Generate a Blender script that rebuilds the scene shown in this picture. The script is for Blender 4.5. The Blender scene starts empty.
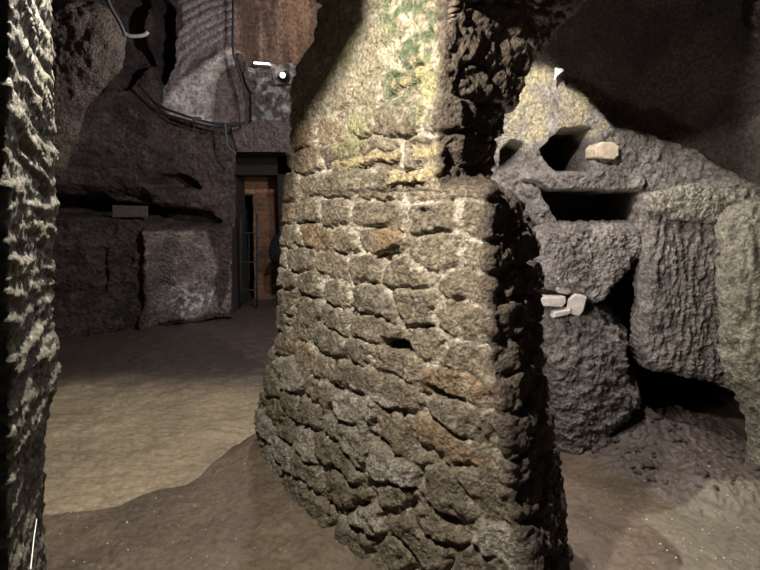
import bpy, math, random
import numpy as np
from math import pi
random.seed(7)
C = bpy.context.scene.collection
F_PX, TH, HC = 507.0, math.radians(9.5), 1.5
CT, ST = math.cos(TH), math.sin(TH)

# ---------- measuring the photograph ----------
def ray(px, py):
    x = (px - 380) / F_PX; y = (285 - py) / F_PX
    return np.array((x, CT + y * ST, -ST + y * CT))
def at(px, py, Y):
    d = ray(px, py); return d * (Y / d[1]) + np.array((0, 0, HC))
def on_floor(px, py, z=0.0):
    d = ray(px, py); return d * ((z - HC) / d[2]) + np.array((0, 0, HC))
def on_line(px, py, a, b):           # vertical plane through plan points a, b
    d = ray(px, py); ex, ey = b[0] - a[0], b[1] - a[1]
    # t*d.xy = a + s*e
    det = d[0] * (-ey) - d[1] * (-ex)
    t = (a[0] * (-ey) - a[1] * (-ex)) / det
    return d * t + np.array((0, 0, HC))

# ---------- noise ----------
def _h(ix, iy, iz, seed):
    h = (ix.astype(np.int64) * 374761393 + iy.astype(np.int64) * 668265263 + iz.astype(np.int64) * 2147483647 + seed * 1274126177) & 0xffffffff
    h = ((h ^ (h >> 13)) * 1274126177) & 0xffffffff
    h = ((h ^ (h >> 16)) * 2246822519) & 0xffffffff
    return (h ^ (h >> 15)) & 0xffffffff
def rnd(ix, iy, seed=0):
    z = np.zeros_like(ix)
    return _h(ix, iy, z, seed) / 4294967295.0
def perlin(x, y, z, seed=0):
    x, y, z = np.broadcast_arrays(x, y, z)
    xi, yi, zi = np.floor(x), np.floor(y), np.floor(z)
    xf, yf, zf = x - xi, y - yi, z - zi
    xi, yi, zi = xi.astype(np.int64), yi.astype(np.int64), zi.astype(np.int64)
    u, v, w = [t * t * t * (t * (t * 6 - 15) + 10) for t in (xf, yf, zf)]
    def g(i, j, k):
        h = _h(xi + i, yi + j, zi + k, seed)
        a = (h & 0xff) / 255.0 * 2 - 1; b = ((h >> 8) & 0xff) / 255.0 * 2 - 1; c = ((h >> 16) & 0xff) / 255.0 * 2 - 1
        return a * (xf - i) + b * (yf - j) + c * (zf - k)
    def L(a, b, t): return a + (b - a) * t
    return L(L(L(g(0,0,0), g(1,0,0), u), L(g(0,1,0), g(1,1,0), u), v),
             L(L(g(0,0,1), g(1,0,1), u), L(g(0,1,1), g(1,1,1), u), v), w)
def fbm(x, y, z, f, octv=4, seed=0, gain=0.5):
    s = 0; a = 1
    for k in range(octv):
        s = s + a * perlin(x * f, y * f, z * f, seed + k * 17); a *= gain; f *= 2.03
    return s
def ridged(x, y, z, f, octv=4, seed=0, gain=0.5):
    s = 0; a = 1
    for k in range(octv):
        s = s + a * (1 - 2.2 * np.abs(perlin(x * f, y * f, z * f, seed + k * 17))); a *= gain; f *= 2.03
    return s
def sst(a, b, x):
    t = np.clip((x - a) / (b - a), 0, 1); return t * t * (3 - 2 * t)
def vor(x, y, cw, ch, seed=0, jit=0.3, p=3.0):
    """irregular coursed cells; returns F2-F1, cell hashes and local offset"""
    gy = y / ch; j0 = np.floor(gy).astype(np.int64)
    F1 = np.full(x.shape, 9.0); F2 = np.full(x.shape, 9.0); ci = np.zeros(x.shape, np.int64); cj = np.zeros(x.shape, np.int64)
    ox = np.zeros(x.shape); oy = np.zeros(x.shape)
    for dj in (-1, 0, 1):
        j = j0 + dj
        off = rnd(j, j * 0 + 5, seed)
        gx = x / cw + off; i0 = np.floor(gx).astype(np.int64)
        for di in (-2, -1, 0, 1, 2):
            i = i0 + di
            sx = i + 0.5 + (rnd(i, j, seed + 1) - .5) * 2 * jit
            sy = j + 0.5 + (rnd(i, j, seed + 2) - .5) * jit
            ex = gx - sx; ey = gy - sy
            d = (np.abs(ex) ** p + np.abs(ey * 1.0) ** p) ** (1 / p)
            n = d < F1
            F2 = np.where(n, F1, np.minimum(F2, d)); F1 = np.where(n, d, F1)
            ci = np.where(n, i, ci); cj = np.where(n, j, cj); ox = np.where(n, ex, ox); oy = np.where(n, ey, oy)
    return F2 - F1, rnd(ci, cj, seed + 3), rnd(ci, cj, seed + 4), ox, oy
def sdf_poly(x, y, poly):
    """signed distance to a polygon, negative inside"""
    poly = np.asarray(poly, float); n = len(poly)
    d = np.full(x.shape, 1e9); s = np.ones(x.shape)
    for i in range(n):
        a = poly[i]; b = poly[i - 1]
        ex, ey = b[0] - a[0], b[1] - a[1]; wx, wy = x - a[0], y - a[1]
        t = np.clip((wx * ex + wy * ey) / (ex * ex + ey * ey + 1e-12), 0, 1)
        d = np.minimum(d, (wx - ex * t) ** 2 + (wy - ey * t) ** 2)
        c1 = y >= a[1]; c2 = y < b[1]; c3 = ex * wy > ey * wx
        s = np.where((c1 & c2 & c3) | (~c1 & ~c2 & ~c3), -s, s)
    return s * np.sqrt(d)
def pw(x, xs, ys): return np.interp(x, xs, ys)
def mix(a, b, t):
    a = np.asarray(a, float); b = np.asarray(b, float); t = np.asarray(t)[..., None]
    return a * (1 - t) + b * t

# ---------- objects ----------
def link(name, me, mat, parent=None):
    o = bpy.data.objects.new(name, me); C.objects.link(o)
    if mat: me.materials.append(mat)
    if parent is not None: o.parent = parent
    return o
def raw_mesh(name, V, Fq, mat, parent=None, col=None, smooth=True, tris=None):
    me = bpy.data.meshes.new(name)
    V = np.asarray(V, np.float32); nq = len(Fq)
    idx = np.asarray(Fq, np.int32)
    k = idx.shape[1]
    me.vertices.add(len(V)); me.vertices.foreach_set('co', V.ravel())
    loops = idx.ravel(); starts = np.arange(nq, dtype=np.int32) * k
    if tris is not None and len(tris):
        t = np.asarray(tris, np.int32)
        starts = np.concatenate([starts, len(loops) + np.arange(len(t), dtype=np.int32) * 3]); loops = np.concatenate([loops, t.ravel()])
    me.loops.add(len(loops)); me.loops.foreach_set('vertex_index', loops.astype(np.int32))
    me.polygons.add(len(starts)); me.polygons.foreach_set('loop_start', starts.astype(np.int32))
    me.update(calc_edges=True)
    me.validate()
    if smooth: me.polygons.foreach_set('use_smooth', np.ones(len(me.polygons), bool))
    if col is not None:
        c = np.ones((len(V), 4), np.float32); c[:, :3] = np.asarray(col).reshape(-1, 3)
        at_ = me.color_attributes.new('albedo', 'FLOAT_COLOR', 'POINT'); at_.data.foreach_set('color', c.ravel())
    return link(name, me, mat, parent)
def grid(name, P, col, mat, parent=None, flip=False, wrap=False):
    n, m = P.shape[:2]
    I = np.arange(n * m).reshape(n, m)
    if wrap: I = np.concatenate([I, I[:, :1]], 1)
    q = np.stack([I[:-1, :-1], I[:-1, 1:], I[1:, 1:], I[1:, :-1]], -1).reshape(-1, 4)
    if flip: q = q[:, ::-1]
    return raw_mesh(name, P.reshape(-1, 3), q, mat, parent, col)
def normals(P, flip=False):
    du = np.gradient(P, axis=1); dv = np.gradient(P, axis=0)
    N = np.cross(du, dv); N /= np.linalg.norm(N, axis=-1, keepdims=True) + 1e-12
    return -N if flip else N
def tag(o, label=None, cat=None, group=None, kind=None):
    if label: o['label'] = label
    if cat: o['category'] = cat
    if group: o['group'] = group
    if kind: o['kind'] = kind
    return o
def empty(name, loc=(0, 0, 0)):
    o = bpy.data.objects.new(name, None); C.objects.link(o); o.location = loc; o.empty_display_size = .1
    return o
def tube(name, pts, r, mat, parent=None, seg=10, res=8):
    pts = np.asarray(pts, float)
    # catmull-rom
    P = np.vstack([2 * pts[0] - pts[1], pts, 2 * pts[-1] - pts[-2]]); out = []
    for i in range(1, len(P) - 2):
        for t in np.linspace(0, 1, res, endpoint=False):
            out.append(.5 * ((2 * P[i]) + (-P[i-1] + P[i+1]) * t + (2*P[i-1] - 5*P[i] + 4*P[i+1] - P[i+2]) * t*t + (-P[i-1] + 3*P[i] - 3*P[i+1] + P[i+2]) * t**3))
    out.append(P[-2]); Q = np.array(out)
    T = np.gradient(Q, axis=0); T /= np.linalg.norm(T, axis=1, keepdims=True)
    up = np.array((0.13, 0.21, 0.97)); A = np.cross(T, up); A /= np.linalg.norm(A, axis=1, keepdims=True) + 1e-9
    B = np.cross(T, A)
    th = np.linspace(0, 2 * pi, seg, endpoint=False)
    V = Q[:, None] + r * (np.cos(th)[None, :, None] * A[:, None] + np.sin(th)[None, :, None] * B[:, None])
    n = len(Q); base = V.reshape(-1, 3)
    base = np.vstack([base, Q[:1], Q[-1:]])
    I = np.arange(n * seg).reshape(n, seg); I2 = np.concatenate([I, I[:, :1]], 1)
    q = np.stack([I2[:-1, :-1], I2[:-1, 1:], I2[1:, 1:], I2[1:, :-1]], -1).reshape(-1, 4)
    tr = [(n * seg, I2[0, k + 1], I2[0, k]) for k in range(seg)] + [(n * seg + 1, I2[-1, k], I2[-1, k + 1]) for k in range(seg)]
    return raw_mesh(name, base, q, mat, parent, tris=tr)
import bmesh
def bm_obj(name, bm, mat, parent=None, smooth=False):
    me = bpy.data.meshes.new(name); bm.to_mesh(me); bm.free()
    for p in me.polygons: p.use_smooth = smooth
    return link(name, me, mat, parent)
def box_bm(bm, lo, hi, bev=0.004):
    r = bmesh.ops.create_cube(bm, size=1)
    for v in r['verts']:
        v.co = [lo[k] + (v.co[k] + .5) * (hi[k] - lo[k]) for k in range(3)]
    if bev: bmesh.ops.bevel(bm, geom=list({e for v in r['verts'] for e in v.link_edges}), offset=bev, segments=2, affect='EDGES')
def chip(name, poly, thick, M, mat, parent=None, seed=0, rough=.004):
    """a broken slab: outline polygon (local x,z) given thickness in y, chamfered"""
    bm = bmesh.new(); rr = random.Random(seed)
    pts = []
    for i in range(len(poly)):
        a = poly[i]; b = poly[(i + 1) % len(poly)]
        pts.append(a)
        pts.append(((a[0]+b[0])/2 + rr.uniform(-rough, rough), (a[1]+b[1])/2 + rr.uniform(-rough, rough)))
    f = bm.faces.new([bm.verts.new((p[0], -thick / 2, p[1])) for p in pts])
    r = bmesh.ops.extrude_face_region(bm, geom=[f])
    for v in [g for g in r['geom'] if isinstance(g, bmesh.types.BMVert)]: v.co.y += thick
    bmesh.ops.recalc_face_normals(bm, faces=bm.faces)
    bmesh.ops.bevel(bm, geom=bm.edges[:], offset=min(thick * .15, .006), segments=1, affect='EDGES')
    o = bm_obj(name, bm, mat, parent); o.location = M[0]; o.rotation_euler = M[1]
    return o

# ---------- materials ----------
def nodes(name):
    m = bpy.data.materials.new(name); m.use_nodes = True; nt = m.node_tree
    return m, nt, nt.nodes, nt.links, nt.nodes['Principled BSDF']
def rock_mat(name, rough=.85, bump=.6, scale=60, spec=.3, var=.45, wet=0.0, dist=.006, pits=True):
    m, nt, N, Lk, b = nodes(name)
    a = N.new('ShaderNodeVertexColor'); a.layer_name = 'albedo'
    tc = N.new('ShaderNodeTexCoord')
    n1 = N.new('ShaderNodeTexNoise'); n1.inputs['Scale'].default_value = scale; n1.inputs['Detail'].default_value = 6; n1.inputs['Roughness'].default_value = .65
    Lk.new(tc.outputs['Object'], n1.inputs['Vector'])
    mr = N.new('ShaderNodeMapRange'); mr.inputs['From Min'].default_value = .3; mr.inputs['From Max'].default_value = .7
    mr.inputs['To Min'].default_value = 1 - var; mr.inputs['To Max'].default_value = 1 + var
    Lk.new(n1.outputs['Fac'], mr.inputs['Value'])
    mu = N.new('ShaderNodeVectorMath'); mu.operation = 'SCALE'
    Lk.new(a.outputs['Color'], mu.inputs[0]); Lk.new(mr.outputs['Result'], mu.inputs['Scale'])
    Lk.new(mu.outputs['Vector'], b.inputs['Base Color'])
    b.inputs['Roughness'].default_value = rough; b.inputs['Specular IOR Level'].default_value = spec
    n2 = N.new('ShaderNodeTexNoise'); n2.inputs['Scale'].default_value = scale * 1.7; n2.inputs['Detail'].default_value = 5; n2.inputs['Roughness'].default_value = .7
    Lk.new(tc.outputs['Object'], n2.inputs['Vector'])
    h = n2.outputs['Fac']
    if pits:
        v = N.new('ShaderNodeTexVoronoi'); v.inputs['Scale'].default_value = scale * 1.2
        Lk.new(tc.outputs['Object'], v.inputs['Vector'])
        ad = N.new('ShaderNodeMath'); ad.operation = 'MULTIPLY_ADD'; ad.inputs[1].default_value = .6
        Lk.new(v.outputs['Distance'], ad.inputs[0]); Lk.new(h, ad.inputs[2]); h = ad.outputs[0]
    bp = N.new('ShaderNodeBump'); bp.inputs['Strength'].default_value = bump; bp.inputs['Distance'].default_value = dist
    Lk.new(h, bp.inputs['Height']); Lk.new(bp.outputs['Normal'], b.inputs['Normal'])
    if wet:
        r = N.new('ShaderNodeMapRange'); r.inputs['From Min'].default_value = .35; r.inputs['From Max'].default_value = .6
        r.inputs['To Min'].default_value = rough - wet; r.inputs['To Max'].default_value = rough
        Lk.new(n1.outputs['Fac'], r.inputs['Value']); Lk.new(r.outputs['Result'], b.inputs['Roughness'])
    return m
def plain(name, col, rough=.5, metal=0, noise=.25, scale=30, bump=.2):
    m, nt, N, Lk, b = nodes(name)
    tc = N.new('ShaderNodeTexCoord'); n = N.new('ShaderNodeTexNoise'); n.inputs['Scale'].default_value = scale; n.inputs['Detail'].default_value = 5
    Lk.new(tc.outputs['Object'], n.inputs['Vector'])
    cr = N.new('ShaderNodeValToRGB')
    cr.color_ramp.elements[0].position = .3; cr.color_ramp.elements[1].position = .7
    cr.color_ramp.elements[0].color = (*[c * (1 - noise) for c in col], 1); cr.color_ramp.elements[1].color = (*[min(1, c * (1 + noise)) for c in col], 1)
    Lk.new(n.outputs['Fac'], cr.inputs['Fac']); Lk.new(cr.outputs['Color'], b.inputs['Base Color'])
    b.inputs['Roughness'].default_value = rough; b.inputs['Metallic'].default_value = metal
    bp = N.new('ShaderNodeBump'); bp.inputs['Strength'].default_value = bump; bp.inputs['Distance'].default_value = .003
    Lk.new(n.outputs['Fac'], bp.inputs['Height']); Lk.new(bp.outputs['Normal'], b.inputs['Normal'])
    return m
def emit(name, col, s):
    m, nt, N, Lk, b = nodes(name); b.inputs['Emission Color'].default_value = (*col, 1); b.inputs['Emission Strength'].default_value = s
    return m
M_MASON = rock_mat('pier_masonry', .8, 1.0, 60, .35, .7, dist=.016)
M_ROCK = rock_mat('volcanic_tuff', .85, 1.0, 48, .3, .65, dist=.022)
M_FAR = rock_mat('far_tuff_and_plaster', .8, 1.0, 24, .35, .65, dist=.035)
M_FLOOR = rock_mat('trodden_earth', .62, .9, 40, .5, .3, wet=.30, dist=.006, pits=False)
M_MOUND = rock_mat('loose_earth', .85, 1.0, 60, .35, .5, dist=.01)
M_NEAR = rock_mat('near_wall_stone', .8, .9, 70, .35, .45, dist=.006)
M_BRICK = rock_mat('doorway_brickwork', .85, .6, 20, .3, .25, dist=.01)
M_CABLE = plain('black_cable_rubber', (.018, .018, .02), .5)
M_GREYC = plain('grey_cable_sheath', (.09, .09, .09), .5)
M_WHITE = plain('white_plastic_conduit', (.6, .6, .57), .45)
M_IRON = plain('rusty_iron', (.07, .085, .08), .55, .6)
M_STONE = plain('pale_limestone', (.46, .38, .28), .7, 0, .25, 25, .8)
M_TILE = plain('pale_marble', (.40, .36, .32), .65, 0, .2, 30, .6)
M_TERRA = plain('yellow_terracotta', (.44, .33, .19), .8, 0, .3, 40, .8)
M_PEBBLE = plain('white_pebble_stone', (.6, .58, .52), .5, 0, .2, 80)
M_CLOD = plain('dark_earth_clod', (.085, .066, .055), .8, 0, .45, 60, .9)
M_BLACK = plain('black_painted_metal', (.01, .01, .011), .4, .3)

# =====================================================================
# CENTRAL MASONRY PIER
# =====================================================================
A0 = np.array((-.71, 2.88)); B0 = np.array((.40, 1.57))
E = (B0 - A0); FL = np.linalg.norm(E); E = E / FL
JD = np.array((.63, .777)); 
pier = tag(empty('masonry_pier', (0.05, 2.3, 0)), 'big central pier of rough coursed tuff stones between the two chambers, brightly lit', 'pier')
PO = np.array((0.05, 2.3, 0.0))
def line_tab(tab, a, b):
    out = []
    for px, py in tab:
        p = on_line(px, py, a, b); out.append((p[2], p[0], p[1]))
    out.sort(); return np.array(out)
left_tab = [(318, 0), (319, 28), (309, 48), (298, 62), (294, 75), (292, 100), (292, 150), (287, 200), (283, 250), (280, 300), (280, 338), (273, 350), (267, 375), (262, 400), (259, 425), (262, 455), (262,480)]
right_low = [(487, 190), (486, 200), (487, 250), (490, 300), (493, 350), (500, 400), (506, 450), (514, 500), (520, 540), (526, 570), (534, 620)]
right_up = [(441, 0), (442, 60), (440, 120), (441, 184)]
C_low = [(492, 186), (498, 192), (512, 202), (523, 218), (529, 250), (532, 300), (536, 350), (543, 400), (548, 430), (547, 460), (552, 500), (560, 540), (568, 575), (578, 620)]
tabA = line_tab(left_tab, A0, B0); tabB1 = line_tab(right_low, A0, B0); tabB2 = line_tab(right_up, A0, B0)
CA = np.array((.40, 1.62)); CB = CA + JD * 1.0
cl = []
for px, py in C_low:
    p = on_line(px, py, (.42, 1.66), (.42 + .8, 1.66 + .8 * 1.25)) if False else at(px, py, 1.98)
    cl.append((p[2], p[0], p[1]))
cl.sort(); tabC1 = np.array(cl)
ZL = on_line(487, 188, A0, B0)[2]
# back edge of the arch springing (curves over the right-hand opening)
up = []
for px, py in [(478, 186), (486, 160), (496, 125), (510, 90), (528, 60), (550, 30), (576, 0), (600, -30), (650, -75), (720, -110)]:
    p = at(px, py, 2.12); up.append((p[2], p[0], p[1]))
up.sort(); tabC2 = np.array(up)
ZTOP = 3.05
zs = np.concatenate([np.arange(-.12, ZL - .02, .0065), np.arange(ZL - .02, ZL + .03, .004), np.arange(ZL + .03, 2.75, .0065), np.arange(2.75, ZTOP, .03)])
def smoothtab(z, tab, k): return np.interp(z, tab[:, 0], tab[:, k])
wU = sst(ZL - .012, ZL + .012, zs)
def AZ(k): return smoothtab(zs, tabA, k)
Ax, Ay = AZ(1), AZ(2)
Bx = smoothtab(zs, tabB1, 1) * (1 - wU) + smoothtab(zs, tabB2, 1) * wU
By = smoothtab(zs, tabB1, 2) * (1 - wU) + smoothtab(zs, tabB2, 2) * wU
Cx = smoothtab(zs, tabC1, 1) * (1 - wU) + smoothtab(zs, tabC2, 1) * wU
Cy = smoothtab(zs, tabC1, 2) * (1 - wU) + smoothtab(zs, tabC2, 2) * wU
def smooth1(a, k=9):
    pad = np.pad(a, k, mode='edge'); return np.convolve(pad, np.ones(2 * k + 1) / (2 * k + 1), 'valid')
Ax, Ay = smooth1(Ax), smooth1(Ay)
nF, nJ, nL, nBk = 300, 84, 40, 24
def build_pier():
    nz = len(zs); rows = []
    tF = np.linspace(0, 1, nF); tJ = np.linspace(0, 1, nJ)[1:]; tL = np.linspace(0, 1, nL)[:-1]
    Dx, Dy = Ax + .30, Ay + .75           # hidden rear-left corner
    Ex, Ey = Cx - .34, Cy + .22
    def seg(ax, ay, bx, by, t): return np.stack([ax[:, None] * (1 - t) + bx[:, None] * t, ay[:, None] * (1 - t) + by[:, None] * t], -1)
    P2 = np.concatenate([seg(Dx, Dy, Ax, Ay, tL), seg(Ax, Ay, Bx, By, tF), seg(Bx, By, Cx, Cy, tJ),
                         seg(Cx, Cy, Ex, Ey, np.linspace(0, 1, nBk)[1:]), seg(Ex, Ey, Dx, Dy, np.linspace(0, 1, nBk)[1:-1])], 1)
    P = np.concatenate([P2, np.broadcast_to(zs[:, None, None], P2.shape[:2] + (1,))], -1)
    # belly of the front face, growing towards the foot; the left edge rounds away
    i0 = len(tL); i1 = i0 + nF
    nrm = np.array((-E[1] * -1, -E[0] * 1)); nrm = np.array((E[1], -E[0])); 
    if nrm[1] > 0: nrm = -nrm
    s = np.linspace(0, 1, nF)
    belly = np.interp(zs, [-.1, .3, .8, 1.5, 2.4], [.17, .13, .05, .02, .0])
    bulge = np.sin(pi * s) ** .8
    P[:, i0:i1, 0] += belly[:, None] * bulge[None] * nrm[0]; P[:, i0:i1, 1] += belly[:, None] * bulge[None] * nrm[1]
    # soften corner columns (horizontal smoothing of plan)
    for it in range(5):
        Q = P.copy(); Q[:, 1:-1, :2] = (P[:, :-2, :2] + 2 * P[:, 1:-1, :2] + P[:, 2:, :2]) / 4; P = Q
    N = normals(P, False)
    # outward check
    c = P[:, i0 + nF // 2].mean(0)
    if N[nz // 3, i0 + nF // 2, 1] > 0: N = -N; flip = True
    else: flip = False
    X, Y, Z = P[..., 0], P[..., 1], P[..., 2]
    dx = np.diff(P[..., 0], axis=1); dy = np.diff(P[..., 1], axis=1)
    arc = np.concatenate([np.zeros((nz, 1)), np.cumsum(np.hypot(dx, dy), 1)], 1)
    # face coordinate along E (world based, so courses run true)
    sc = arc - arc[:, i0:i0 + 1] + ((Ax - A0[0]) * E[0] + (Ay - A0[1]) * E[1])[:, None]
    # domain warp
    wx = sc + .07 * fbm(X, Y, Z, 5, 4, 11, .6) ; lowk = sst(1.15, .3, Z)
    wz = Z + (.022 + .05 * lowk) * fbm(X, Y, Z, 3.2, 2, 23) + .022 * fbm(X, Y, Z, 12, 3, 29, .6)
    g, h1, h2, ox, oy = vor(wx, wz, .25, .116, 3, .30, 3.0)
    g2, k1, k2, ox2, oy2 = vor(wx + .3, wz * 1.02, .25, .14, 9, .45, 2.4)
    g = g * (1 - lowk) + g2 * lowk; h1 = np.where(lowk > .5, k1, h1); h2 = np.where(lowk > .5, k2, h2)
    stone = sst(.03, .24, g)
    upper = sst(1.72, 2.0, Z)                     # smoother, plaster-smeared top
    amp = (.024 + .010 * lowk) * (1 - .65 * upper)
    rough1 = fbm(X, Y, Z, 16, 4, 41, .6); rough2 = ridged(X, Y, Z, 38, 3, 47, .6)
    disp = amp * (stone - .5) + (h1 - .5) * .022 * stone * (1 - .6 * upper)
    disp += (.015 + .006 * lowk) * rough1 * (1 - .5 * upper) + .0050 * rough2 * (1 - .4 * upper) + .003 * fbm(X, Y, Z, 70, 2, 43)
    disp += -.028 * sst(.12, .4, perlin(X * 7, Y * 7, Z * 13, 77)) * (1 - stone) * (1 - .5 * upper)    # hollow joints
    disp += .016 * fbm(X, Y, Z, 3.2, 2, 53)
    # thin terracotta levelling courses
    terr = np.zeros_like(Z); grv = np.zeros_like(Z)
    for (pa, pb, th) in [((392, 178), (446, 168), 13), ((416, 152), (444, 146), 13), ((338, 168), (400, 154), 9), ((395, 88), (430, 68), 11), ((382, 246), (402, 232), 22)]:
        a = on_line(*pa, A0, B0); b = on_line(*pb, A0, B0)
        sa = (a[:2] - A0) @ E; sb = (b[:2] - A0) @ E
        zc = np.interp(wx, [sa, sb], [a[2], b[2]]); hh = th / F_PX * 2.15 / 2
        m = sst(hh, hh * .75, np.abs(wz - zc + .006 * fbm(X, Y, Z, 18, 2, 19))) * sst(-.004, .006, wx - sa) * sst(-.004, .006, sb - wx)
        grv = np.maximum(grv, sst(hh * 2.0, hh * 1.5, np.abs(wz - zc + .35 * hh)) * sst(-.015, .0, wx - sa) * sst(-.015, .0, sb - wx))
        terr = np.maximum(terr, m * sst(.0, .005, np.abs(np.mod(wx + zc, .21) - .105)))
    disp = disp * (1 - .7 * terr) + terr * .014 - .022 * np.clip(grv - terr, 0, 1)
    # putlog hole
    hp = on_line(405, 343, A0, B0); hs = (hp[:2] - A0) @ E
    hd = np.maximum(np.abs(sc - hs) / .062, np.abs(Z - hp[2]) / .021) + .25 * fbm(X, Y, Z, 20, 2, 5)
    hole = sst(1.25, .8, hd) * (N[..., 0] < 0)
    disp -= .11 * hole
    for (px, py, w_, h_) in [(352, 385, .05, .02), (430, 212, .03, .02), (466, 305, .03, .03), (300, 245, .03, .014), (445, 390, .05, .018), (397, 433, .06, .015)]:
        hp = on_line(px, py, A0, B0); hs = (hp[:2] - A0) @ E
        hd = np.hypot((sc - hs) / w_, (Z - hp[2]) / h_) + .4 * fbm(X, Y, Z, 18, 2, 15)
        disp -= .035 * sst(1.3, .5, hd) * (N[..., 0] < .0)
    # jamb and arch reveal: rubble, deeper relief
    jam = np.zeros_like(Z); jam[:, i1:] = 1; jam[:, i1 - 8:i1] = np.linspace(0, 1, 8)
    rub = ridged(X, Y, Z, 8, 4, 91, .6)
    disp = disp + jam * (.016 * rub + .02 * fbm(X, Y, Z, 6, 3, 97))
    edge = np.zeros(P.shape[1]); edge[i1 - 34:i1 + 10] = np.sin(np.linspace(0, pi, 44)); disp = disp * (1 - .75 * edge[None])
    disp += edge[None] * (.035 * fbm(X, Y, Z, 9, 4, 101, .6) - .004)
    Pd = P + N * disp[..., None]
    # ---- colour ----
    st = mix((.205, .178, .128), (.125, .108, .08), h1)
    st = mix(st, (.25, .17, .095), sst(.86, .97, h2)[...] * .6)
    st = mix(st, (.34, .325, .28), sst(.62, .75, h1 * sst(.95, .6, Z)) * .9)  # whitish stones near the foot
    mo = mix((.50, .475, .39), (.22, .19, .14), sst(-.5, .4, fbm(X, Y, Z, 7, 3, 61))); mo = mix(mo, (.17, .135, .09), lowk * .7)
    st = st * (1 + .5 * fbm(X, Y, Z, 20, 4, 63, .7))[..., None]; col = mix(mo, st, sst(.05, .2, g) * (1 - .3 * upper))
    salt = sst(.08, .34, fbm(X, Y, Z, 15, 5, 71, .8)) * (1 - .45 * lowk) * (1 - .72 * stone * (1 - upper)) 
    col = mix(col, (.60, .585, .51), salt * .62)
    col = mix(col, (.29, .27, .175), upper * .5)                             # thin yellowish plaster film
    col = mix(col, (.10, .085, .06), sst(.1, .7, fbm(X, Y, Z, 4, 3, 81)) * .45 * (1 - upper)); col = col * (1 - .22 * lowk)[..., None] * np.array((1.12, 1.03, .97))
    col = mix(col, mix((.27, .17, .09), (.46, .36, .19), sst(1.40, 1.5, Z)), terr * .75)
    mp = on_line(415, 30, A0, B0); ms = (mp[:2] - A0) @ E                      # moss on the upper right
    md = np.hypot((sc - ms) / .20, (Z - mp[2] - .05) / .33) + .55 * fbm(X, Y, Z, 9, 3, 33)
    moss = sst(1.1, .6, md) * sst(-.3, .35, fbm(X, Y, Z, 26, 3, 35))
    col = mix(col, (.045, .085, .035), moss * .85)
    y2 = sst(.1, .5, fbm(X, Y, Z, 5, 3, 37)) * sst(1.45, 1.9, Z)
    col = mix(col, (.37, .36, .17), y2 * .6)
    col = mix(col, (.013, .013, .013), hole * .3)
    col = mix(col, np.array((.085, .06, .046)) , jam * .88)  # jamb side darkened in the colour to hold its shade
    Pd = Pd - PO
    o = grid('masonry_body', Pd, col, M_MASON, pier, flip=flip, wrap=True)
    return P, i0, i1
Pp, i0_, i1_ = build_pier()

# Rubble arch ring over the right-hand opening, springing from the pier and running out of view
def build_arch():
    na, nb = 330, 130
    # front edge: continues the pier arris; crown to the right, high above the camera's view
    k = np.linspace(0, 1, na)
    fe = np.array([on_line(441, 100, A0, B0), on_line(443, 40, A0, B0), on_line(446, 0, A0, B0), (.40, 1.62, 2.20), (.62, 1.50, 2.26), (1.0, 1.40, 2.30), (1.45, 1.40, 2.30), (1.8, 1.5, 2.2), (2.05, 1.6, 2.0)])
    be = np.array([at(500, 112, 2.12), at(522, 66, 2.12), at(548, 28, 2.13), at(576, -4, 2.14), at(640, -45, 2.16), at(720, -72, 2.2), (1.85, 2.2, 2.5), (2.15, 2.2, 2.2), (2.3, 2.2, 1.9)])
    tt = np.linspace(0, 1, len(fe))
    Fp = np.stack([np.interp(k, tt, fe[:, j]) for j in range(3)], -1); Bp = np.stack([np.interp(k, tt, be[:, j]) for j in range(3)], -1)
    v = np.linspace(0, 1, nb)
    P = Fp[:, None] * (1 - v)[None, :, None] + Bp[:, None] * v[None, :, None]
    P[..., 2] += .05 * np.sin(pi * v)[None]
    N = normals(P); 
    if N[na // 3, nb // 2, 2] > 0: N = -N; fl = True
    else: fl = False
    X, Y, Z = P[..., 0], P[..., 1], P[..., 2]
    g, h1, h2, _, _ = vor(k[:, None] * 2.8 + 0 * X + .02 * fbm(X, Y, Z, 6, 2, 3), v[None] * .9 + 0 * X + .03 * fbm(X, Y, Z, 6, 2, 8), .055, .11, 31, .35, 2.4)
    d = .03 * (sst(.03, .4, g) - .5) + .03 * (h1 - .5) + .012 * ridged(X, Y, Z, 16, 4, 7, .6) + .012 * fbm(X, Y, Z, 5, 3, 5)
    d = d * sst(0, .04, v)[None] * (.35 + .65 * sst(.12, .4, k))[:, None] * (1 - .5 * sst(.8, 1, v))[None]
    P = P + N * d[..., None]
    col = mix((.10, .075, .055), (.25, .19, .145), h2) ; col = mix(col, (.34, .29, .23), sst(.2, .6, fbm(X, Y, Z, 12, 3, 12)) * .6)
    grid('arch_soffit', P - PO, col, M_MASON, pier, flip=fl)
build_arch()

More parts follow.
